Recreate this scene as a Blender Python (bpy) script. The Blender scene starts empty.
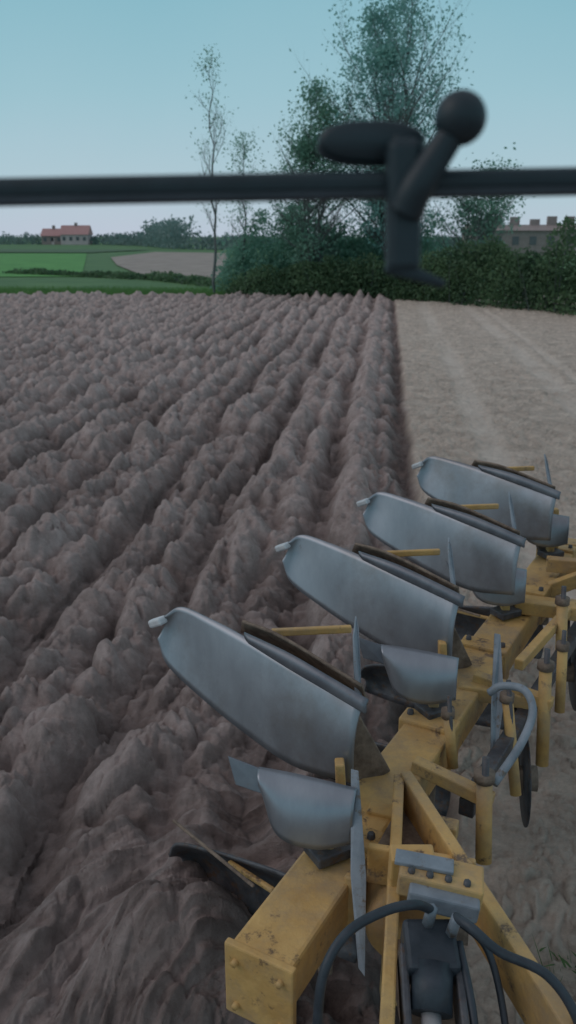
import bpy, math, random
import numpy as np
from mathutils import Vector, Matrix
random.seed(7); rng=np.random.default_rng(7)
sc=bpy.context.scene
sc.view_settings.view_transform='Standard'; sc.view_settings.look='None'; sc.view_settings.exposure=0
COL=sc.collection

# ---------------------------------------------------------------- noise
def hsh(ix,iy,s):
    v=np.sin(ix*127.1+iy*311.7+s*74.7)*43758.5453
    return v-np.floor(v)
def vnoise(x,y,s=0):
    ix=np.floor(x); iy=np.floor(y); fx=x-ix; fy=y-iy
    fx=fx*fx*(3-2*fx); fy=fy*fy*(3-2*fy)
    a=hsh(ix,iy,s); b=hsh(ix+1,iy,s); c=hsh(ix,iy+1,s); d=hsh(ix+1,iy+1,s)
    return (a*(1-fx)+b*fx)*(1-fy)+(c*(1-fx)+d*fx)*fy-0.5
def fbm(x,y,s=0,o=4):
    r=0;a=1.0
    for i in range(o):
        r=r+a*vnoise(x,y,s+i*3.1); x,y=x*1.7+y*1.1+5.2,y*1.7-x*1.1+1.3; a*=.5
    return r
def clods(x,y,size,s,pw=1.5,sp=.5,tilt=1.5):
    X=x/size; Y=y/size; ix=np.floor(X); iy=np.floor(Y); best=np.zeros_like(X)
    for dx in (-1,0,1):
        for dy in (-1,0,1):
            cx=ix+dx; cy=iy+dy
            px=cx+.5+.9*(hsh(cx,cy,s)-.5); py=cy+.5+.9*(hsh(cx,cy,s+1)-.5)
            r=.28+sp*hsh(cx,cy,s+2); an=hsh(cx,cy,s+3)*3.14; e=.6+.4*hsh(cx,cy,s+4)
            ux=X-px; uy=Y-py
            c=np.cos(an); q=np.sin(an)
            lx=(ux*c+uy*q); ly=(-ux*q+uy*c)/e
            d2=(lx*lx+ly*ly)/(r*r)
            h=np.sqrt(np.maximum(0,1-d2**pw))*r*(1+lx*(hsh(cx,cy,s+5)-.5)*tilt+ly*(hsh(cx,cy,s+6)-.5)*tilt)
            best=np.maximum(best,h)
    return best*size

# ---------------------------------------------------------------- materials
def mat(name,c1,c2,rough=.7,metal=0,scale=6,bump=.1,bscale=40,rust=None,rustamt=.55,stretch=None,dust=None,dustamt=.5):
    m=bpy.data.materials.new(name); m.use_nodes=True; nt=m.node_tree; N=nt.nodes; L=nt.links
    b=N['Principled BSDF']; b.inputs['Roughness'].default_value=rough; b.inputs['Metallic'].default_value=metal
    g=N.new('ShaderNodeNewGeometry'); mp=N.new('ShaderNodeMapping'); L.new(g.outputs['Position'],mp.inputs['Vector'])
    if stretch: mp.inputs['Scale'].default_value=stretch; mp.inputs['Rotation'].default_value=(0,0,math.radians(40))
    n=N.new('ShaderNodeTexNoise'); n.inputs['Scale'].default_value=scale; n.inputs['Detail'].default_value=6; n.inputs['Roughness'].default_value=.65
    L.new(mp.outputs[0],n.inputs['Vector'])
    r=N.new('ShaderNodeValToRGB'); r.color_ramp.elements[0].position=.35; r.color_ramp.elements[1].position=.65
    r.color_ramp.elements[0].color=(*c1,1); r.color_ramp.elements[1].color=(*c2,1)
    L.new(n.outputs[0],r.inputs[0]); out=r.outputs[0]
    for col_,amt,sc2 in ((rust,rustamt,1.7),(dust,dustamt,.6)):
        if not col_: continue
        n2=N.new('ShaderNodeTexNoise'); n2.inputs['Scale'].default_value=scale*sc2; n2.inputs['Detail'].default_value=10; n2.inputs['Roughness'].default_value=.75
        L.new(g.outputs['Position'],n2.inputs['Vector'])
        r2=N.new('ShaderNodeValToRGB'); r2.color_ramp.elements[0].position=amt; r2.color_ramp.elements[1].position=amt+(.08 if col_ is rust else .22)
        if col_ is dust: r2.color_ramp.elements[1].color=(.8,.8,.8,1)
        L.new(n2.outputs[0],r2.inputs[0])
        mx=N.new('ShaderNodeMixRGB'); L.new(r2.outputs[0],mx.inputs[0]); L.new(out,mx.inputs[1]); mx.inputs[2].default_value=(*col_,1)
        out=mx.outputs[0]
        if metal>0 and col_ is rust:
            mm=N.new('ShaderNodeMath'); mm.operation='MULTIPLY_ADD'; mm.inputs[1].default_value=-metal; mm.inputs[2].default_value=metal
            L.new(r2.outputs[0],mm.inputs[0]); L.new(mm.outputs[0],b.inputs['Metallic'])
    L.new(out,b.inputs['Base Color'])
    rn=N.new('ShaderNodeMapRange'); rn.inputs['To Min'].default_value=max(.05,rough-.14); rn.inputs['To Max'].default_value=min(1,rough+.14)
    L.new(n.outputs[0],rn.inputs['Value']); L.new(rn.outputs[0],b.inputs['Roughness'])
    if bump:
        n3=N.new('ShaderNodeTexNoise'); n3.inputs['Scale'].default_value=bscale; n3.inputs['Detail'].default_value=6
        L.new(mp.outputs[0],n3.inputs['Vector'])
        bp=N.new('ShaderNodeBump'); bp.inputs['Strength'].default_value=bump; bp.inputs['Distance'].default_value=.02
        L.new(n3.outputs[0],bp.inputs['Height']); L.new(bp.outputs[0],b.inputs['Normal'])
    return m
def leafmat(name,c1,c2,sc_=.8,tr=.5):
    m=mat(name,c1,c2,rough=.6,scale=sc_,bump=0)
    nt=m.node_tree;N=nt.nodes;L=nt.links;b=N['Principled BSDF']
    t=N.new('ShaderNodeBsdfTranslucent'); col=b.inputs['Base Color'].links[0].from_socket
    L.new(col,t.inputs[0]); mx=N.new('ShaderNodeMixShader'); mx.inputs[0].default_value=tr
    L.new(b.outputs[0],mx.inputs[1]); L.new(t.outputs[0],mx.inputs[2]); L.new(mx.outputs[0],N['Material Output'].inputs[0])
    return m
YEL=mat('worn_yellow_paint',(.52,.30,.10),(.68,.43,.16),rough=.6,scale=5,bump=.25,bscale=30,rust=(.13,.08,.05),rustamt=.565,dust=(.30,.225,.16),dustamt=.46)
STEEL=mat('scoured_steel',(.27,.29,.325),(.35,.375,.415),rough=.42,metal=.7,scale=3,bump=.02,bscale=14,rust=(.20,.17,.155),rustamt=.645,stretch=(2.5,1,1),dust=(.22,.205,.20),dustamt=.50)
STEELM=mat('dull_steel',(.13,.14,.165),(.21,.225,.25),rough=.45,metal=.6,scale=7,bump=.03,bscale=25,rust=(.16,.13,.11),rustamt=.6)
STEELD=mat('dark_steel',(.06,.06,.07),(.13,.13,.14),rough=.55,metal=.4,scale=14,bump=.2,rust=(.10,.06,.04),rustamt=.52)
RUSTY=mat('rusty_back',(.12,.085,.065),(.26,.195,.15),rough=.85,scale=20,bump=.3)
RUBBER=mat('black_rubber',(.02,.028,.038),(.045,.055,.07),rough=.5,scale=12,bump=.1)
PLAST=mat('black_plastic',(.007,.018,.025),(.013,.029,.039),rough=.5,scale=30,bump=.03,bscale=200)
GREYP=mat('grey_paint',(.17,.20,.235),(.27,.305,.35),rough=.5,scale=10,bump=.1,rust=(.16,.12,.09),rustamt=.56)
WHITE=mat('bare_bright_steel',(.5,.5,.52),(.68,.68,.7),rough=.45,metal=.2,scale=10,bump=.1,rust=(.3,.25,.2),rustamt=.62)
BARK=mat('bark',(.09,.11,.105),(.16,.18,.175),rough=.9,scale=3,bump=.3)

# ---------------------------------------------------------------- mesh helpers
def newobj(name,verts,faces,m,parent=None,smooth=False,solid=0,bevel=0):
    me=bpy.data.meshes.new(name); me.from_pydata([tuple(v) for v in verts],[],faces); me.update()
    if m: me.materials.append(m)
    if smooth: me.polygons.foreach_set('use_smooth',[True]*len(me.polygons))
    o=bpy.data.objects.new(name,me); COL.objects.link(o)
    if parent: o.parent=parent
    if solid:
        s=o.modifiers.new('s','SOLIDIFY'); s.thickness=solid; s.offset=0
    if bevel:
        b=o.modifiers.new('b','BEVEL'); b.width=bevel; b.segments=2; b.limit_method='ANGLE'
    return o
def npobj(name,V,F,m,parent=None,smooth=False):
    me=bpy.data.meshes.new(name); nv=len(V); nf=len(F); k=F.shape[1]
    me.vertices.add(nv); me.vertices.foreach_set('co',V.astype(np.float32).ravel())
    me.loops.add(nf*k); me.loops.foreach_set('vertex_index',F.astype(np.int32).ravel())
    me.polygons.add(nf); me.polygons.foreach_set('loop_start',np.arange(0,nf*k,k,dtype=np.int32))
    me.polygons.foreach_set('use_smooth',np.full(nf,smooth)); me.update(calc_edges=True)
    if m: me.materials.append(m)
    o=bpy.data.objects.new(name,me); COL.objects.link(o)
    if parent: o.parent=parent
    return o
def empty(name,loc=(0,0,0)):
    e=bpy.data.objects.new(name,None); COL.objects.link(e); e.location=(0,0,0); return e
def frame(p0,p1,up=(0,0,1)):
    z=(Vector(p1)-Vector(p0)).normalized(); u=Vector(up)
    if abs(z.dot(u))>.97: u=Vector((0,1,0))
    x=u.cross(z).normalized(); y=z.cross(x); return x,y,z
def box(name,p0,p1,w,h,m,parent,bevel=.006,w1=None,h1=None,up=(0,0,1)):
    p0=Vector(p0);p1=Vector(p1);x,y,z=frame(p0,p1,up); w1=w1 or w; h1=h1 or h; V=[]
    for p,a,b in((p0,w,h),(p1,w1,h1)):
        for sx,sy in((-1,-1),(1,-1),(1,1),(-1,1)): V.append(p+x*sx*a/2+y*sy*b/2)
    F=[(3,2,1,0),(4,5,6,7),(0,1,5,4),(1,2,6,5),(2,3,7,6),(3,0,4,7)]
    return newobj(name,V,F,m,parent,bevel=bevel)
def crom(pts,n=8):
    P=[Vector(p) for p in pts]; P=[P[0]*2-P[1]]+P+[P[-1]*2-P[-2]]; out=[]
    for i in range(1,len(P)-2):
        for k in range(n):
            t=k/n;a,b,c,d=P[i-1:i+3]
            out.append(.5*((2*b)+(c-a)*t+(2*a-5*b+4*c-d)*t*t+(3*b-a-3*c+d)*t**3))
    out.append(P[-2]); return out
def tube(name,pts,r,m,parent,seg=14,smoothpath=True,r1=None,n=8):
    P=crom(pts,n) if smoothpath and len(pts)>2 else [Vector(p) for p in pts]
    V=[];F=[];L=len(P); prev=None
    for i,p in enumerate(P):
        z=(P[min(i+1,L-1)]-P[max(i-1,0)]).normalized()
        if prev is None: x,y,_=frame(p,p+z)
        else: x=(prev-z*prev.dot(z)).normalized(); y=z.cross(x)
        prev=x; rr=r if r1 is None else r+(r1-r)*i/(L-1)
        for k in range(seg):
            a=2*math.pi*k/seg; V.append(p+x*math.cos(a)*rr+y*math.sin(a)*rr)
    for i in range(L-1):
        for k in range(seg):
            F.append((i*seg+k,i*seg+(k+1)%seg,(i+1)*seg+(k+1)%seg,(i+1)*seg+k))
    F.append(tuple(range(seg-1,-1,-1))); F.append(tuple((L-1)*seg+k for k in range(seg)))
    o=newobj(name,V,F,m,parent,smooth=True,bevel=0)
    for f in o.data.polygons:
        if len(f.vertices)>4: f.use_smooth=False
    return o
def loft(name,A,B,m,parent,bulge=0,thick=.01,nu=10,nv=12,off=(0,0,0),bulge1=None):
    off=Vector(off); a=crom(A,nu); b=crom(B,nu); V=[];F=[]
    nrm=(Vector(A[-1])-Vector(A[0])).cross(Vector(B[0])-Vector(A[0])).normalized()
    n=len(a); bulge1=bulge if bulge1 is None else bulge1
    for i in range(n):
        u=i/(n-1)
        for j in range(nv+1):
            t=j/nv; V.append(a[i].lerp(b[i],t)+nrm*(bulge+(bulge1-bulge)*u)*math.sin(math.pi*t**.8)+off)
    for i in range(n-1):
        for j in range(nv):
            q=i*(nv+1)+j; F.append((q,q+nv+1,q+nv+2,q+1))
    return newobj(name,V,F,m,parent,smooth=True,solid=thick)
def poly(name,pts,m,parent,thick=.01,off=(0,0,0)):
    return newobj(name,[Vector(p)+Vector(off) for p in pts],[tuple(range(len(pts)))],m,parent,solid=thick,bevel=.002)
def lathe(name,c,axis,prof,m,parent,seg=40):
    c=Vector(c);z=Vector(axis).normalized();x,y,_=frame(c,c+z);V=[];F=[];L=len(prof)
    for (r,h) in prof:
        for k in range(seg):
            a=2*math.pi*k/seg; V.append(c+z*h+x*math.cos(a)*r+y*math.sin(a)*r)
    for i in range(L-1):
        for k in range(seg): F.append((i*seg+k,i*seg+(k+1)%seg,(i+1)*seg+(k+1)%seg,(i+1)*seg+k))
    return newobj(name,V,F,m,parent,smooth=True)

# ---------------------------------------------------------------- terrain
TX=.112
rows=1000; cols=860
a=1.1*np.exp(np.linspace(0,math.log(44/1.1),rows)); ph=np.linspace(math.radians(-42),math.radians(36),cols)
Yg,Tg=np.meshgrid(a,np.tan(ph),indexing='ij'); Xg=Yg*Tg
edge=41-0.055*Xg-.02*np.maximum(0,Xg)**2
bb=(Xg-.42-TX*Yg)*.994; aa=Yg+TX*Xg
wob=.24*fbm(aa*.45,bb*.6,11,4)
b2=bb+wob*np.clip(-bb,0,1)+.06*fbm(aa*1.2,bb,12,3)
wx=Xg+.16*fbm(Xg*2.7,Yg*2.7,21,4); wy=Yg+.16*fbm(Xg*2.7,Yg*2.7,31,4)
till=np.clip((-b2+.02)/.10,0,1)
PER=.46
fi=np.floor(b2/PER); fr=(b2/PER)-fi
prof=np.sin(math.pi*fr)**.9
fj=np.floor((b2+.1)/(2*PER)); gj=((b2+.1)/(2*PER)-fj-.5)*2*PER
dj=np.exp(-((np.abs(gj)-PER)/.14)**2)
ra=.5*(hsh(fi,fi*0,3)-.5)
gapn=np.clip(.75+1.1*fbm(aa*.7,fj*2.3,41,3),.15,1.3)
fur=(.065+ra*.07)*prof-.12*dj*gapn
wbx=bb+.13*fbm(Xg*2.3,Yg*2.3,121,4); wby=aa*.72+.13*fbm(Xg*2.3,Yg*2.3,131,4)
m1=np.clip(.65+1.3*fbm(Xg*.6,Yg*.6,141,3),.2,1.25)
cl=clods(wbx,wby,.50,3,2.2)*.44*m1+clods(wbx+2.3,wby+1.7,.33,8,2.0)*.45*(1.4-.6*m1)+clods(wx+9,wy+2,.19,13)*.42*(1.35-.6*m1)+clods(wx+3,wy+7,.10,23)*.38+clods(wx+1,wy+5,.05,33)*.35
lay=.045*np.abs(fbm(Xg*7,Yg*7,61,4))+.10*fbm(Xg*1.3,Yg*1.3,51,4)+.03*(1-2*np.abs(fbm(Xg*4,Yg*4,66,4)))
hp=-.04+fur+cl*(.66+.36*prof)*(1-.5*dj)+lay
cx,cy=.05,2.0; rr=np.hypot(Xg-cx,Yg-cy); th=np.arctan2(Yg-cy,Xg-cx)
wr=rr+.10*fbm(Xg*2.2,Yg*2.2,77,4)
fine=fbm(wr*30,th*1.8,85,4)
st=.15*fbm(wr*5,th*1.4,81,3)+.045*fine+.32*clods(wr,th*.55,.20,88)+.25*clods(wr+3,th*.5,.09,89)
dist=np.hypot(Xg+.10,(Yg-2.0)*.78)+.35*fbm(Xg*1.5,Yg*1.5,151,3)
w=np.clip(1.3-dist/1.6,0,1); w=w*w*(3-2*w)
hp=hp*(1-.80*w)+w*(st+.05)
heap=.28*np.exp(-(((Xg+.42)/.28)**2+((Yg-2.55)/.40)**2))
hp=hp+heap
hp=hp-.13*np.exp(-((b2+.20)/.15)**2)
hu=.022*fbm(Xg*6,Yg*6,91,5)+.035*fbm(Xg*.8,Yg*.8,95,3)+clods(wx,wy,.11,97)*.42*(vnoise(Xg*1.5,Yg*1.5,99)>-.2)+clods(wx+4,wy+1,.05,98)*.4
trk=0
for tb,tw in((1.05,.20),(2.75,.24),(3.3,.12)):
    k=np.exp(-((bb-tb+.10*fbm(aa*.3,bb*0,7,2))/tw)**4)*np.clip(.7+.9*fbm(aa*1.3,bb*2,17,3),0,1); trk=trk+k
    hu=hu*(1-.55*k)-.03*k
hu=hu+.035
Z=till*hp+(1-till)*hu
fade=np.clip((edge-Yg+.5*fbm(Xg*.8,Yg*.8,5,3))/1.0,0,1); Z=Z*fade-.13*(1-fade)
Z=np.maximum(Z,-.145)
V=np.stack([Xg,Yg,Z],-1).reshape(-1,3)
idx=np.arange(rows*cols).reshape(rows,cols)
F=np.stack([idx[:-1,:-1],idx[:-1,1:],idx[1:,1:],idx[1:,:-1]],-1).reshape(-1,4)
field=npobj('ploughed_field',V,F,None,smooth=True)
def attr(n,v): 
    at=field.data.attributes.new(n,'FLOAT','POINT'); at.data.foreach_set('value',v.astype(np.float32).ravel())
attr('till',till)
soil_dark=np.clip(1-(hp+.03)/.24,0,1)*.85+.3*fbm(aa*.45,bb*2.0,301,4)+w*(.25+.9*fine)  # darker in low soil, varied along furrows, streaked near the plough front
attr('soil_dark',np.clip(soil_dark,0,1)); attr('track',np.clip(trk,0,1)*(1-till))
m=bpy.data.materials.new('soil'); m.use_nodes=True; nt=m.node_tree;N=nt.nodes;L=nt.links;b=N['Principled BSDF']
b.inputs['Roughness'].default_value=.78
g=N.new('ShaderNodeNewGeometry')
def noise(s,d=6,r=.6):
    n=N.new('ShaderNodeTexNoise'); n.inputs['Scale'].default_value=s;n.inputs['Detail'].default_value=d;n.inputs['Roughness'].default_value=r
    L.new(g.outputs['Position'],n.inputs['Vector']);return n
def ramp(src,c1,c2,p1=.35,p2=.65):
    r=N.new('ShaderNodeValToRGB'); r.color_ramp.elements[0].position=p1; r.color_ramp.elements[1].position=p2
    r.color_ramp.elements[0].color=(*c1,1); r.color_ramp.elements[1].color=(*c2,1); L.new(src,r.inputs[0]); return r
def mix(f,c1,c2):
    x=N.new('ShaderNodeMixRGB'); L.new(f,x.inputs[0]); L.new(c1,x.inputs[1]); L.new(c2,x.inputs[2]); return x
def at_(n):
    a_=N.new('ShaderNodeAttribute'); a_.attribute_name=n; return a_.outputs['Fac']
hi=ramp(noise(6,11,.75).outputs[0],(.37,.275,.25),(.66,.52,.49))
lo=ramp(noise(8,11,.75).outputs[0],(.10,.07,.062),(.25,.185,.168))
sm=mix(at_('soil_dark'),hi.outputs[0],lo.outputs[0])
dry=ramp(noise(2.6,14,.85).outputs[0],(.36,.285,.235),(.86,.71,.60),.32,.66)
trc=ramp(noise(5,10,.8).outputs[0],(.62,.51,.44),(.86,.73,.63))
dr2=mix(at_('track'),dry.outputs[0],trc.outputs[0])
c=mix(at_('till'),dr2.outputs[0],sm.outputs[0])
L.new(c.outputs[0],b.inputs['Base Color'])
n3=noise(20,12,.8); bp=N.new('ShaderNodeBump'); bp.inputs['Strength'].default_value=1; bp.inputs['Distance'].default_value=.05
L.new(n3.outputs[0],bp.inputs['Height']); L.new(bp.outputs[0],b.inputs['Normal'])
field.data.materials.append(m)

# ground sheet to the horizon
gx=np.array([-1500,-400,-120,-40,0,40,120,400,1500.]); gy=np.array([-300,-20,20,60,150,400,900,2500.])
GY,GX=np.meshgrid(gy,gx,indexing='ij'); GV=np.stack([GX,GY,np.full_like(GX,-.15)],-1).reshape(-1,3)
gi=np.arange(GX.size).reshape(GX.shape); GF=np.stack([gi[:-1,:-1],gi[:-1,1:],gi[1:,1:],gi[1:,:-1]],-1).reshape(-1,4)
GR=mat('meadow',(.06,.15,.05),(.11,.22,.08),rough=.9,scale=.25,bump=.3,bscale=3)
nt=GR.node_tree;N=nt.nodes;L=nt.links;b=N['Principled BSDF'];g=N.new('ShaderNodeNewGeometry');sx=N.new('ShaderNodeSeparateXYZ');L.new(g.outputs['Position'],sx.inputs[0])
mm=N.new('ShaderNodeMath');mm.operation='LESS_THAN';mm.inputs[1].default_value=37.5;L.new(sx.outputs[1],mm.inputs[0])
x=N.new('ShaderNodeMixRGB');L.new(mm.outputs[0],x.inputs[0]);L.new(b.inputs['Base Color'].links[0].from_socket,x.inputs[1]);x.inputs[2].default_value=(.32,.25,.22,1);L.new(x.outputs[0],b.inputs['Base Color'])
npobj('ground',GV,GF,GR)
def sheet(name,pts,z,m):
    return newobj(name,[(p[0],p[1],z) for p in pts],[tuple(range(len(pts)))],m)
TAN=mat('bare_soil_strip',(.28,.23,.20),(.40,.33,.29),rough=.9,scale=.4,bump=.2,bscale=4)
sheet('bare_field_strip',[(-11,66),(-5,60),(-6,90),(-10,150),(-24,160),(-24,120),(-17,88)],-.06,TAN)
BGRN=mat('young_crop',(.07,.25,.05),(.12,.34,.08),rough=.9,scale=.3,bump=.3,bscale=3)
sheet('green_crop_field',[(-60,60),(-15,64),(-24,105),(-34,150),(-100,150)],-.10,BGRN)
DGR=mat('rough_grass',(.06,.12,.06),(.10,.17,.085),rough=.9,scale=.5,bump=.3,bscale=3)
sheet('rough_grass_strip',[(-80,160),(-34,152),(-28,185),(-120,200)],-.02,DGR)

# ---------------------------------------------------------------- foliage
def leaves(name,P,size,m,parent=None,flat=.0):
    n=len(P); s=size*(.6+.8*rng.random(n))[:,None]
    u=rng.normal(size=(n,3)); u/=np.linalg.norm(u,axis=1)[:,None]
    v=rng.normal(size=(n,3)); v-=u*(u*v).sum(1)[:,None]; v/=np.linalg.norm(v,axis=1)[:,None]
    V=np.concatenate([P-u*s,P+v*s*.55,P+u*s,P-v*s*.55],1).reshape(-1,3)
    F=np.arange(n*4).reshape(n,4)
    return npobj(name,V,F,m,parent)
def tree(name,base,H,spread,nb,lm,leafn,leafsz,rise=.9,low=.15,trunk_r=.14,stems=1,jit=.28,wander=.03):
    e=empty(name); segs=[]; tips=[]
    def limb(p,d,L,r,dep):
        n=6; q=p.copy()
        for i in range(n):
            d=(d+Vector((random.gauss(0,.10),random.gauss(0,.10),random.gauss(0,.05)+.05*rise))).normalized()
            q2=q+d*L/n; r2=r*(1-.13); segs.append((q.copy(),q2.copy(),r,r2))
            if dep>=1 : tips.append((q2.copy(),.5+.1*i))
            if dep<3 and i>=1:
                for _ in range(2 if dep else 1):
                    if random.random()<.75:
                        an=random.uniform(0,6.28); sd=Vector((math.cos(an),math.sin(an),random.uniform(.1,.8)*rise)).normalized()
                        limb(q2,(d*.6+sd*.7).normalized(),L*random.uniform(.3,.5),r2*.5,dep+1)
            q=q2;r=r2
    for s in range(stems):
        p=Vector(base)+Vector((random.uniform(-.5,.5),random.uniform(-.5,.5),0))*(stems>1)
        hh=H*(1 if s==0 else random.uniform(.6,.92)); top=p+Vector((random.uniform(-1,1)*spread*.35*(stems>1),0,hh))
        q=p.copy();n=14
        for i in range(n):
            t=(i+1)/n; q2=p.lerp(top,t)+Vector((random.gauss(0,wander*H*.3),random.gauss(0,.1),0)); r=trunk_r*(1-t)*.9+.012
            segs.append((q.copy(),q2.copy(),trunk_r*(1-i/n)*.9+.012,r)); q=q2
            if t>low:
                for _ in range(nb):
                    an=random.uniform(0,6.28); k=math.sin(math.pi*min(1,(t-low)/(1-low)*.85+.15))**.8
                    d=Vector((math.cos(an),math.sin(an),rise*random.uniform(.6,1.3))).normalized()
                    limb(q2,d,spread*k*random.uniform(.35,1.1),r*.5,1)
    V=[];F=[]
    for p,q,r,r2 in segs:
        x,y,z=frame(p,q); o=len(V)
        for (c,rad) in((p,r),(q,r2)):
            for k in range(4):
                an=k*math.pi/2; V.append(c+x*math.cos(an)*rad+y*math.sin(an)*rad)
        for k in range(4): F.append((o+k,o+(k+1)%4,o+4+(k+1)%4,o+4+k))
    newobj('trunk_and_limbs',V,F,BARK,e)
    T=np.array([t[0] for t in tips]); pick=rng.integers(0,len(T),leafn)
    # leave whole twig groups thin or bare so sky shows through
    keep=fbm(T[pick][:,0]*.9+T[pick][:,1]*.4,T[pick][:,2]*.9,400,2)+.35>rng.random(leafn)*.8-.1
    P=T[pick][keep]; P=P+rng.normal(size=P.shape)*jit
    leaves('leaves',P,leafsz,lm,e); return e
LT=leafmat('poplar_leaves',(.20,.43,.40),(.32,.58,.52),.6,.55)  # haze painted into tree leaf colours: paler and shifted towards teal
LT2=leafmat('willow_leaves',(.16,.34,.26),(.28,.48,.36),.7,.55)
LH=leafmat('hedge_leaves',(.055,.115,.06),(.17,.27,.14),.6)  # hedge green lightened to imitate haze
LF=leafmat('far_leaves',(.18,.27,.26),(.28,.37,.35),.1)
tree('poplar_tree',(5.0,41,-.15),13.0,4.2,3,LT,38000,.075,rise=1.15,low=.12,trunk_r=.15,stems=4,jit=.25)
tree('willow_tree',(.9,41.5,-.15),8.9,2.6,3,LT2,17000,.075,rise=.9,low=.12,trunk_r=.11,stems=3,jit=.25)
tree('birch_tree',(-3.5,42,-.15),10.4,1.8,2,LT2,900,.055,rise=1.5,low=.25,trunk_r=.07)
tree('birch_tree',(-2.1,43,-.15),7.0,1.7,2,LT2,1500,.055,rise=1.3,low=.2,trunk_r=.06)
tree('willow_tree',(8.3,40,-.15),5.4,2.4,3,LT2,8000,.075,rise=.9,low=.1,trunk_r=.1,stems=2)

def hedge(name,path,n,thick,hfun,lm,size,stem=True):
    e=empty(name); path=[Vector((*p,0)) for p in path]; L=[(path[i+1]-path[i]).length for i in range(len(path)-1)]; tot=sum(L)
    s=rng.random(n)*tot; P=np.zeros((n,3)); acc=0
    for i,l in enumerate(L):
        mk=(s>=acc)&(s<=acc+l); t=((s[mk]-acc)/l)[:,None]
        P[mk]=np.array(path[i])*(1-t)+np.array(path[i+1])*t; acc+=l
    H=hfun(s,P[:,0])*(.8+.55*fbm(s*.9,s*0+3,5,4)+.25*vnoise(s*5,s*0,8))
    z=H*rng.random(n)**.8
    r=thick*(.5+.5*fbm(s*.7,z*.9,15,3)+.4)*np.sqrt(np.clip(1.05-(z/np.maximum(H,.1))**2,0,1))
    an=rng.random(n)*6.283; rad=r*np.sqrt(rng.random(n))
    P[:,0]+=np.cos(an)*rad; P[:,1]+=np.sin(an)*rad; P[:,2]=z-.15
    leaves('leaves',P,size,lm,e)
    V=[];F=[]
    if stem:
      for i in range(int(tot*6)):
        j=random.randrange(n); p=Vector((P[j,0],P[j,1],-.15)); q=p+Vector((random.gauss(0,.4),random.gauss(0,.3),float(H[j])*random.uniform(.6,1.15)))
        o=len(V)
        for c,rd in((p,.03),(q,.006)):
            for k in range(3): V.append(c+Vector((math.cos(k*2.1)*rd,math.sin(k*2.1)*rd,0)))
        for k in range(3): F.append((o+k,o+(k+1)%3,o+3+(k+1)%3,o+3+k))
      newobj('stems',V,F,BARK,e)
    return e
hedge('hedge',[(-2.5,41.5),(1,40.5),(4.6,39.5),(8,35.5),(10.8,30.8),(14.5,26),(20,20)],75000,1.3,lambda s,x:np.where(x<1.5,1.8,np.where(x<7,2.6,3.0)),LH,.075)
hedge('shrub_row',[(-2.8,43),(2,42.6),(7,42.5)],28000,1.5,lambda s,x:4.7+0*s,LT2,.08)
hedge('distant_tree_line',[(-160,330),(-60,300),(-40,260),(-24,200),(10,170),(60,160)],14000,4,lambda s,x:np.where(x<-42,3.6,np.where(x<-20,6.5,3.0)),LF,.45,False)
hedge('field_margin_shrubs',[(-22,70),(-9,60),(-3,50)],4000,1.1,lambda s,x:.5+0*s,LH,.12)
def grass(name,n,pf,h,m):
    P=pf(n); an=rng.random(n)*6.283; hh=h*(.5+rng.random(n)); w=.012+.02*rng.random(n)*h*2
    d=np.stack([np.cos(an),np.sin(an),0*an],-1); ln=rng.normal(size=(n,3))*.35; ln[:,2]=1
    T=P+ln*hh[:,None]; M=P+ln*hh[:,None]*.5
    V=np.concatenate([P-d*w[:,None],P+d*w[:,None],M+d*w[:,None]*.8+[0,0,.02],T],1).reshape(-1,3)
    return npobj(name,V,np.arange(n*4).reshape(n,4),m)
GB=leafmat('grass_blades',(.09,.21,.06),(.17,.32,.10),.7)
def pf(n):
    x=-24+34*rng.random(n); y=41.6-.055*x-.02*np.maximum(0,x)**2+rng.random(n)**1.5*5-.9; return np.stack([x,y,np.full(n,-.15)],-1)
grass('grass_verge',30000,pf,.30,GB)
def pf2(n):
    c=np.array([(-.55,2.0),(-.2,1.72),(-.62,1.75),(.78,1.75),(1.05,2.1),(1.1,2.5),(-.5,1.85),(.95,1.8)]); k=rng.integers(0,len(c),n)
    p=c[k]+rng.normal(size=(n,2))*.06; return np.stack([p[:,0],p[:,1],np.full(n,.05)],-1)
GS=leafmat('sparse_grass_blades',(.07,.14,.045),(.14,.22,.09),3)
def tufts(name,n,h):
    P=pf2(n); an=rng.random(n)*6.283; d=np.stack([np.cos(an),np.sin(an),0*an],-1)*.0035
    ln=rng.normal(size=(n,3))*.5; ln[:,2]=1; hh=(h*(.5+rng.random(n)))[:,None]; T=P+ln*hh; M=P+ln*hh*.5+[0,0,.012]
    V=np.concatenate([P-d,P+d,M+d*.8,T],1).reshape(-1,3); return npobj(name,V,np.arange(n*4).reshape(n,4),GS)
tufts('grass_tufts',420,.085)

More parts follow.
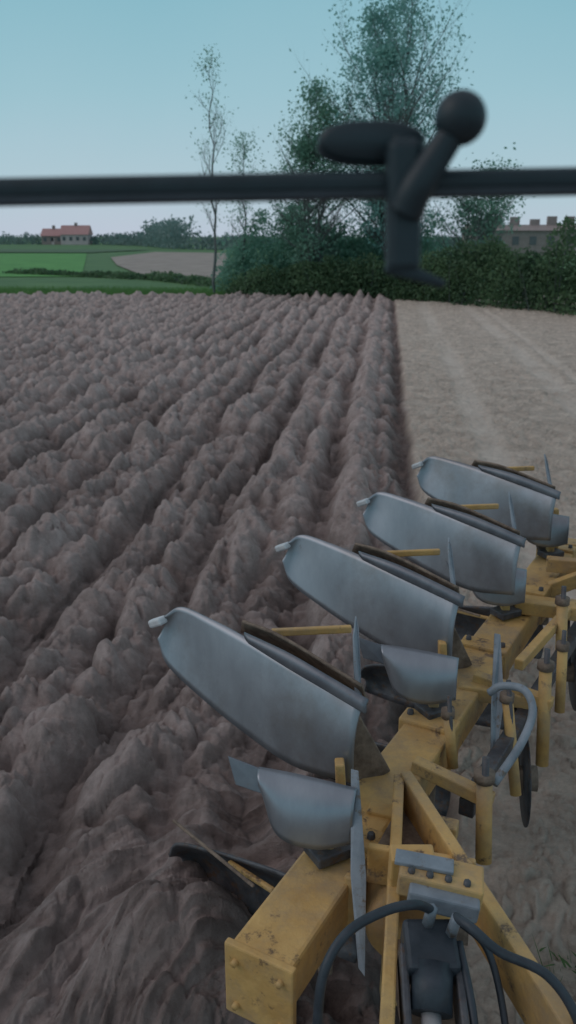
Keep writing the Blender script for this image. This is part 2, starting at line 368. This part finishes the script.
# ---------------------------------------------------------------- distant houses
BR=mat('brick',(.27,.21,.20),(.34,.27,.26),scale=2,bump=0); RF=mat('roof_tiles',(.42,.22,.22),(.5,.28,.27),scale=2,bump=0)  # house colours muted and paled to paint in distance haze
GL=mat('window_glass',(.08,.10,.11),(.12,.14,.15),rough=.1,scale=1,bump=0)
PALE=mat('haze_pale_render',(.50,.40,.41),(.60,.5,.5),scale=1,bump=0)  # paleness stands in for distance haze
def house(name,c,w,d,h,rh,nwin,chim=1,brm=BR,cw=.9,rf=RF):
    e=empty(name); x,y=c; z0=-.15
    box('walls',(x-w/2,y,z0+h/2),(x+w/2,y,z0+h/2),d,h,brm,e,bevel=.02)
    o=.35; V=[(x-w/2-o,y-d/2-o,z0+h),(x+w/2+o,y-d/2-o,z0+h),(x+w/2+o,y+d/2+o,z0+h),(x-w/2-o,y+d/2+o,z0+h),(x-w/2-o,y,z0+h+rh),(x+w/2+o,y,z0+h+rh)]
    newobj('roof',V,[(0,1,5,4),(2,3,4,5),(1,2,5),(3,0,4),(3,2,1,0)],rf,e)
    for i in range(nwin):
        wx=x-w/2+(i+.5)*w/nwin
        box('window_%d'%i,(wx-.5,y-d/2-.03,z0+h*.6),(wx+.5,y-d/2-.03,z0+h*.6),.08,1.2,GL,e,bevel=0)
    box('door',(x-.1,y-d/2-.03,z0+1.05),(x+.8,y-d/2-.03,z0+1.05),.08,2.1,PALE,e,bevel=0)
    for i in range(chim):
        cx_=x-w/2+(i+.5)*w/chim+random.uniform(-.3,.3); box('chimney_%d'%i,(cx_,y,z0+h+rh*.5),(cx_,y,z0+h+rh+random.uniform(.8,1.4)),cw,.8,BR,e,bevel=.02)
    return e
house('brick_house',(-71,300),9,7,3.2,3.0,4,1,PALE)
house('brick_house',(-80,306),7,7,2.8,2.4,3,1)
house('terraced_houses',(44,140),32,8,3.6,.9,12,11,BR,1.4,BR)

# ---------------------------------------------------------------- plough
PL=empty('reversible_plough')
bd=Vector((1.85,3.33,0)).normalized(); side=Vector((bd.y,-bd.x,0))
B0=Vector((-.075,1.79,.80)); B1=Vector((1.78,5.10,.80))
box('main_beam',B0,B1,.19,.15,YEL,PL,bevel=.012)
box('beam_front_plate',B0+Vector((0,0,-.04))-bd*.012,B0+Vector((0,0,-.04))+bd*.012,.215,.24,YEL,PL)
box('beam_flange',B0+bd*.35+side*.11,B0+bd*.38+side*.11,.06,.2,YEL,PL)
for k,(s_,t_) in enumerate(((-.07,.05),(.07,.05),(-.07,-.1),(.07,-.1))):
    lathe('plate_bolt_%d'%k,B0+side*s_+Vector((0,0,t_-.02))-bd*.012,-bd,[(0,.014),(.010,.014),(.011,0)],YEL,PL,6)
for k in range(5):
    q=B0+bd*(.55+.75*k)
    box('beam_clamp_%d'%k,q-bd*.05+Vector((0,0,.004)),q+bd*.05+Vector((0,0,.004)),.225,.18,YEL,PL,bevel=.01)
    for s_ in(-.08,.08):
        lathe('beam_clamp_bolt_%d'%k,q+side*s_+Vector((0,0,.094)),(0,0,1),[(0,.018),(.012,.018),(.014,0)],STEELD,PL,6)
boff=[(0,0),(.455,.79),(.88,1.47),(1.28,2.24)]
soff=[(0,0),(.46,.82),(.97,1.74),(1.44,2.57)]
for i,(ox,oy) in enumerate(boff):
    O=(ox,oy,0); o3=Vector(O)
    A=[(-.452,2.84,1.375),(-.39,2.85,1.408),(-.28,2.76,1.405),(-.14,2.64,1.388),(.03,2.49,1.358),(.235,2.335,1.315)]
    B=[(-.482,2.84,1.285),(-.44,2.80,1.195),(-.30,2.68,1.125),(-.15,2.555,1.07),(.02,2.42,1.03),(.205,2.285,1.06)]
    loft('mouldboard_%d'%(i+1),A,B,STEEL,PL,bulge=.016,thick=.008,off=O,bulge1=-.028)
    A2=[(-.15,2.652,1.400),(.0,2.52,1.392),(.12,2.42,1.367),(.25,2.325,1.33)]
    B2=[(-.13,2.625,1.377),(.0,2.50,1.352),(.11,2.41,1.328),(.24,2.31,1.295)]
    loft('shin_%d'%(i+1),A2,B2,STEELM,PL,bulge=-.008,thick=.012,off=O)
    loft('mouldboard_rear_strip_%d'%(i+1),[(-.16,2.72,1.415),(-.02,2.60,1.412),(.235,2.39,1.345)],[(-.17,2.81,1.33),(.07,2.67,1.28),(.26,2.45,1.24)],RUSTY,PL,thick=.01,off=O)
    box('tail_tip_%d'%(i+1),Vector((-.455,2.83,1.365))+o3,Vector((-.505,2.865,1.335))+o3,.045,.03,WHITE,PL,bevel=.008,w1=.038,h1=.03)
    poly('share_point_%d'%(i+1),[(.215,2.37,1.26),(.235,2.37,1.26),(.235,2.58,1.45),(.228,2.62,1.48),(.215,2.54,1.44)],GREYP,PL,.010,O)
    box('stay_%d'%(i+1),Vector((-.06,2.78,1.34))+o3,Vector((.23,2.80,1.345))+o3,.022,.028,YEL,PL)
    box('stay_b_%d'%(i+1),Vector((-.06,2.78,1.33))+o3,Vector((.12,2.56,1.20))+o3,.022,.028,YEL,PL)
    box('frog_%d'%(i+1),Vector((-.02,2.68,1.22))+o3,Vector((.2,2.52,1.14))+o3,.04,.08,YEL,PL)
    box('leg_%d'%(i+1),Vector((.15,2.56,1.22))+o3,Vector((.31,2.60,.86))+o3,.035,.09,RUSTY,PL,w1=.04,h1=.12)
    mz=lambda P:[(p[0],p[1],1.60-p[2]) for p in P]
    loft('lower_mouldboard_%d'%(i+1),mz(A),mz(B),STEELD,PL,bulge=-.05,thick=.012,off=O)
    box('lower_leg_%d'%(i+1),Vector((.15,2.54,.38))+o3,Vector((.31,2.60,.74))+o3,.05,.11,RUSTY,PL)
    box('lower_edge_%d'%(i+1),Vector((-.46,2.86,.47))+o3,Vector((-.12,2.44,.52))+o3,.014,.012,RUSTY,PL)
    box('lower_stay_%d'%(i+1),Vector((-.22,2.62,.47))+o3,Vector((-.05,2.44,.50))+o3,.02,.02,YEL,PL)
for i,(ox,oy) in enumerate(soff):
    O=(ox,oy,0); o3=Vector(O)
    A=[(-.09,2.235,1.15),(.0,2.21,1.15),(.10,2.18,1.145),(.205,2.15,1.135)]
    B=[(-.075,2.19,1.085),(-.03,2.12,.995),(.08,2.09,.97),(.19,2.09,.99)]
    loft('skimmer_%d'%(i+1),A,B,STEEL,PL,bulge=-.035,thick=.008,off=O)
    poly('skimmer_wing_%d'%(i+1),[(-.185,2.26,1.175),(-.085,2.225,1.155),(-.08,2.19,1.09),(-.16,2.22,1.10)],STEELM,PL,.009,O)
    box('skimmer_post_%d'%(i+1),Vector((.12,2.16,.80))+o3,Vector((.12,2.19,1.06))+o3,.04,.05,YEL,PL)
    box('skimmer_post_rear_%d'%(i+1),Vector((.18,2.24,.80))+o3,Vector((.16,2.27,1.15))+o3,.03,.05,YEL,PL)
    box('skimmer_clamp_%d'%(i+1),Vector((.07,2.14,.902))+o3,Vector((.18,2.2,.902))+o3,.10,.035,STEELD,PL)
    box('lower_skimmer_post_%d'%(i+1),Vector((.12,2.14,.80))+o3,Vector((.12,2.16,.45))+o3,.045,.065,RUSTY,PL)
    c=Vector((.55,2.28,.50))+o3
    lathe('disc_coulter_%d'%(i+1),c,(1,-.15,.03),[(0,-.012),(.06,-.012),(.20,-.003),(.20,.003),(.06,.012),(0,.012)],STEELD,PL,40)
    lathe('disc_hub_%d'%(i+1),c,(1,-.15,.03),[(0,-.05),(.05,-.05),(.055,.05),(0,.05)],RUSTY,PL,16)
    tube('coulter_arm_%d'%(i+1),[c+Vector((-.04,0,0)),c+Vector((-.06,.02,.2)),c+Vector((-.08,.05,.34)),c+Vector((-.2,.1,.36))],.02,STEELD,PL)
    box('coulter_bracket_%d'%(i+1),c+Vector((-.28,.12,.36)),c+Vector((-.0,.02,.36)),.06,.06,YEL,PL)
poly('blade_1',[(.19,2.20,1.17),(.212,2.19,1.17),(.225,2.0,.95),(.212,1.83,.76),(.195,1.85,.77),(.18,2.0,.95)],GREYP,PL,.010)
poly('blade_2',[(.835,3.12,1.17),(.857,3.11,1.17),(.85,2.95,.95),(.80,2.83,.74),(.785,2.84,.75),(.80,2.95,.95)],GREYP,PL,.010)
z=.93
TA=Vector((.37,2.42,z)); TL=Vector((.235,2.08,z)); TR=Vector((.60,1.98,z))
box('headstock_left_rail',TA,Vector((.19,1.25,z)),.035,.14,YEL,PL)
box('headstock_right_rail',TA+Vector((.02,0,0)),Vector((.72,1.15,z)),.04,.16,YEL,PL)
box('headstock_cross_plate',TL,TR+Vector((-.06,.03,0)),.025,.13,YEL,PL)
poly('headstock_gusset',[TA+Vector((0,-.03,.0)),TL+Vector((.01,.05,.0)),TR+Vector((-.1,.06,.0))],RUSTY,PL,.012,(0,0,-.04))
box('headstock_post',(.34,2.0,.5),(.34,1.92,1.10),.12,.06,YEL,PL)
box('turnover_shaft',(.37,1.95,.72),(.40,1.1,.72),.14,.14,RUSTY,PL)
lathe('turnover_hub',(.36,2.1,.75),(0,1,0),[(0,-.1),(.12,-.1),(.13,-.08),(.13,.1),(.11,.12),(0,.12)],YEL,PL,32)
box('valve_block',(.285,1.79,1.15),(.49,1.745,1.13),.10,.065,YEL,PL)
box('valve_block_cap',(.30,1.725,1.14),(.47,1.69,1.12),.05,.05,GREYP,PL)
box('valve_block_plate',(.275,1.80,1.187),(.42,1.77,1.178),.05,.012,GREYP,PL,bevel=.003)
for k in range(4):
    lathe('valve_nut_%d'%k,(.31+.045*k,1.752-.01*k,1.178-.004*k),(0,0,1),[(0,.012),(.009,.012),(.010,0)],STEELD,PL,6)
lathe('banjo_fitting_1',(.345,1.665,1.12),(0,-.4,.9),[(0,.05),(.014,.05),(.016,-.03),(0,-.03)],GREYP,PL,6)
lathe('banjo_fitting_2',(.40,1.645,1.11),(0,-.4,.9),[(0,.05),(.014,.05),(.016,-.03),(0,-.03)],GREYP,PL,6)
box('ram_clevis',(.35,1.72,1.04),(.35,1.60,1.0),.13,.09,RUBBER,PL,bevel=.012)
tube('hydraulic_ram',[(.35,1.62,1.02),(.335,1.53,.965)],.05,RUBBER,PL,smoothpath=False,seg=28)
box('ram_cheek_1',(.285,1.68,1.0),(.265,1.3,.86),.02,.10,STEELD,PL)
box('ram_cheek_2',(.415,1.68,1.0),(.40,1.3,.86),.02,.10,STEELD,PL)
tube('ram_rod',[(.335,1.53,.965),(.31,1.20,.78)],.024,WHITE,PL,smoothpath=False,seg=20)
tube('ram_side_pipe',[(.42,1.66,1.05),(.43,1.5,.97),(.41,1.3,.85)],.010,RUBBER,PL)
tube('hydraulic_hose_1',[(.35,1.655,1.15),(.30,1.62,1.20),(.226,1.60,1.20),(.135,1.545,1.19),(.08,1.49,1.13),(.065,1.45,1.0),(.06,1.38,.8)],.0115,RUBBER,PL)
tube('hydraulic_hose_2',[(.40,1.635,1.15),(.43,1.59,1.16),(.49,1.555,1.125),(.592,1.51,1.1),(.66,1.46,1.0),(.70,1.4,.8)],.0115,RUBBER,PL)
tube('hydraulic_hose_3',[(.42,1.70,1.08),(.50,1.68,1.0),(.52,1.55,.9),(.5,1.4,.8)],.009,RUBBER,PL)
tube('grey_pipe',[(.76,2.84,1.06),(.80,2.82,1.10),(.87,2.77,1.11),(.885,2.70,1.06),(.82,2.60,.99),(.71,2.50,.90)],.015,GREYP,PL)
for n_,(p,q,r) in enumerate([((1.05,3.10,1.04),(1.05,3.02,.62),.026),((.67,2.48,.95),(.67,2.40,.66),.028),((1.30,3.7,1.06),(1.3,3.62,.7),.026),((.86,2.95,.98),(.9,2.85,.6),.022),((.60,2.80,1.0),(.62,2.74,.8),.02),((1.2,3.35,1.0),(1.2,3.3,.7),.022)]):
    tube('adjuster_%d'%n_,[p,q],r,YEL,PL,smoothpath=False,seg=18)
    tube('adjuster_screw_%d'%n_,[Vector(p)+Vector((0,0,.07)),q],r*.45,STEELD,PL,smoothpath=False)
    lathe('adjuster_collar_%d'%n_,p,(0,0,1),[(0,.012),(r*1.3,.012),(r*1.3,-.02),(0,-.02)],RUSTY,PL,16)
box('cross_link_1',(.45,2.62,.90),(.70,2.46,.86),.05,.05,YEL,PL)
box('cross_link_2',(.8,3.25,.90),(1.08,3.06,.88),.05,.05,YEL,PL)
box('cross_link_3',(1.15,3.95,.92),(1.55,3.82,.92),.06,.07,YEL,PL)
box('cross_link_4',(1.45,4.45,.95),(1.80,4.35,.95),.06,.08,YEL,PL)
box('rear_stay',(1.0,3.3,.93),(1.45,3.95,.93),.04,.05,YEL,PL)
box('second_rail',(.62,2.5,.80),(1.85,4.55,.80),.055,.07,STEELD,PL)
wc=Vector((1.74,4.30,.98))
lathe('depth_wheel_tyre',wc,(1,-.25,0),[(.19,-.06),(.27,-.07),(.30,-.05),(.305,0),(.30,.05),(.27,.07),(.19,.06)],RUBBER,PL,48)
lathe('depth_wheel_rim',wc,(1,-.25,0),[(0,-.03),(.06,-.04),(.10,-.01),(.18,-.03),(.195,-.055),(.195,.055),(.18,.03),(0,.02)],STEELD,PL,48)
box('depth_wheel_arm',wc,wc+Vector((-.30,.05,-.15)),.05,.08,YEL,PL)

# ---------------------------------------------------------------- cab window rail + latch
RL=empty('cab_window_rail')
box('rail',(-.80,.668,2.720),(.80,.665,2.748),.03,.019,PLAST,RL,bevel=.006)
box('rail_seal',(-.80,.656,2.7155),(.80,.653,2.7435),.006,.010,RUBBER,RL,bevel=.002)
box('side_pillar_1',(-.80,.668,1.9),(-.80,.668,3.2),.05,.05,PLAST,RL,bevel=.01)
box('side_pillar_2',(.80,.665,1.9),(.80,.665,3.2),.05,.05,PLAST,RL,bevel=.01)
LA=empty('window_latch_handle')
bpy.ops.mesh.primitive_uv_sphere_add(segments=32,ring_count=20,radius=.0180,location=(.1185,.64,2.777)); o=bpy.context.object; o.name='ball_knob'; o.data.materials.append(PLAST); o.parent=LA
for p in o.data.polygons:p.use_smooth=True
tube('lever_arm',[(.117,.64,2.773),(.103,.638,2.752),(.090,.636,2.732),(.083,.640,2.716)],.0095,PLAST,LA,r1=.013)
def oval(name,c,rx,rz,dy,m,parent):
    V=[];F=[];n=36;lv=[(.0,.86),(.12,.97),(.3,1),(.7,1),(.88,.97),(1,.86)]
    for t,s in lv:
        for k in range(n):
            a_=2*math.pi*k/n; ca,sa=math.cos(a_),math.sin(a_); X=(abs(ca)**.8)*np.sign(ca)*rx*s; Zz=(abs(sa)**.9)*np.sign(sa)*rz*s
            V.append((c[0]+X,c[1]-dy/2+dy*t,c[2]+Zz))
    for i in range(len(lv)-1):
        for k in range(n): F.append((i*n+k,i*n+(k+1)%n,(i+1)*n+(k+1)%n,(i+1)*n+k))
    F.append(tuple(range(n-1,-1,-1))); F.append(tuple((len(lv)-1)*n+k for k in range(n)))
    return newobj(name,V,F,m,parent,smooth=True)
oval('oval_grip',(.060,.668,2.7645),.0385,.0140,.022,PLAST,LA)
oval('oval_grip_edge',(.060,.668,2.7605),.0392,.0125,.006,RUBBER,LA)
box('latch_body',(.082,.650,2.764),(.083,.640,2.674),.026,.020,PLAST,LA,bevel=.006,w1=.024)
box('latch_neck',(.074,.664,2.76),(.092,.660,2.757),.016,.02,PLAST,LA,bevel=.004)
box('latch_foot',(.071,.640,2.681),(.114,.636,2.666),.012,.014,PLAST,LA,bevel=.004,w1=.01,h1=.006)

ST=mat('pale_stone',(.4,.38,.36),(.55,.52,.5),scale=20,bump=.2)
bpy.ops.mesh.primitive_ico_sphere_add(subdivisions=3,radius=.02,location=(-.62,1.80,.13)); o=bpy.context.object; o.name='stone'; o.scale=(1,.8,.9); o.data.materials.append(ST)
for v in o.data.vertices: v.co*=1+random.uniform(-.06,.06)
for p in o.data.polygons:p.use_smooth=True

# ---------------------------------------------------------------- world, sun, camera
W=bpy.data.worlds.new('World'); sc.world=W; W.use_nodes=True; nt=W.node_tree;N=nt.nodes;L=nt.links
bg=N['Background']; sky=N.new('ShaderNodeTexSky'); sky.sky_type='NISHITA'; sky.sun_disc=False
sky.sun_elevation=math.radians(40); sky.sun_rotation=math.radians(262)
tc=N.new('ShaderNodeTexCoord'); sp=N.new('ShaderNodeSeparateXYZ'); L.new(tc.outputs['Generated'],sp.inputs[0])
nz=N.new('ShaderNodeTexNoise'); nz.inputs['Scale'].default_value=2.2; nz.inputs['Detail'].default_value=5; L.new(tc.outputs['Generated'],nz.inputs['Vector'])
ad=N.new('ShaderNodeMath'); ad.operation='MULTIPLY_ADD'; ad.inputs[1].default_value=.14; L.new(nz.outputs[0],ad.inputs[0]); L.new(sp.outputs[2],ad.inputs[2])
r=N.new('ShaderNodeValToRGB'); e=r.color_ramp.elements; e[0].position=.05; e[0].color=(6.8,7.6,9.2,1); e[1].position=.9; e[1].color=(4.6,4.9,5.4,1)
for p,c in((.11,(5.5,7.5,8.6)),(.20,(4.3,7.1,8.1)),(.34,(2.9,6.2,7.3)),(.55,(3.6,5.0,5.7))):
    q=e.new(p); q.color=(*c,1)
L.new(ad.outputs[0],r.inputs[0])
mx=N.new('ShaderNodeMixRGB'); mx.inputs[0].default_value=.88; L.new(sky.outputs[0],mx.inputs[1]); L.new(r.outputs[0],mx.inputs[2])
L.new(mx.outputs[0],bg.inputs[0]); bg.inputs[1].default_value=.08
sl=bpy.data.lights.new('sun','SUN'); sl.energy=.5; sl.angle=math.radians(40); sl.color=(1,.86,.82); so=bpy.data.objects.new('sun',sl); COL.objects.link(so)
dv=Vector((-.75,-.1,.63)); so.rotation_euler=dv.to_track_quat('Z','Y').to_euler()
cam=bpy.data.cameras.new('camera'); co=bpy.data.objects.new('camera',cam); COL.objects.link(co); sc.camera=co
co.location=(0,0,2.7); co.rotation_euler=(math.radians(90-18),0,0)
cam.sensor_fit='VERTICAL'; cam.sensor_height=24; cam.lens=24*850/1024; cam.clip_end=5000; cam.clip_start=.05
cam.dof.use_dof=True; cam.dof.focus_distance=2.7; cam.dof.aperture_fstop=2.9
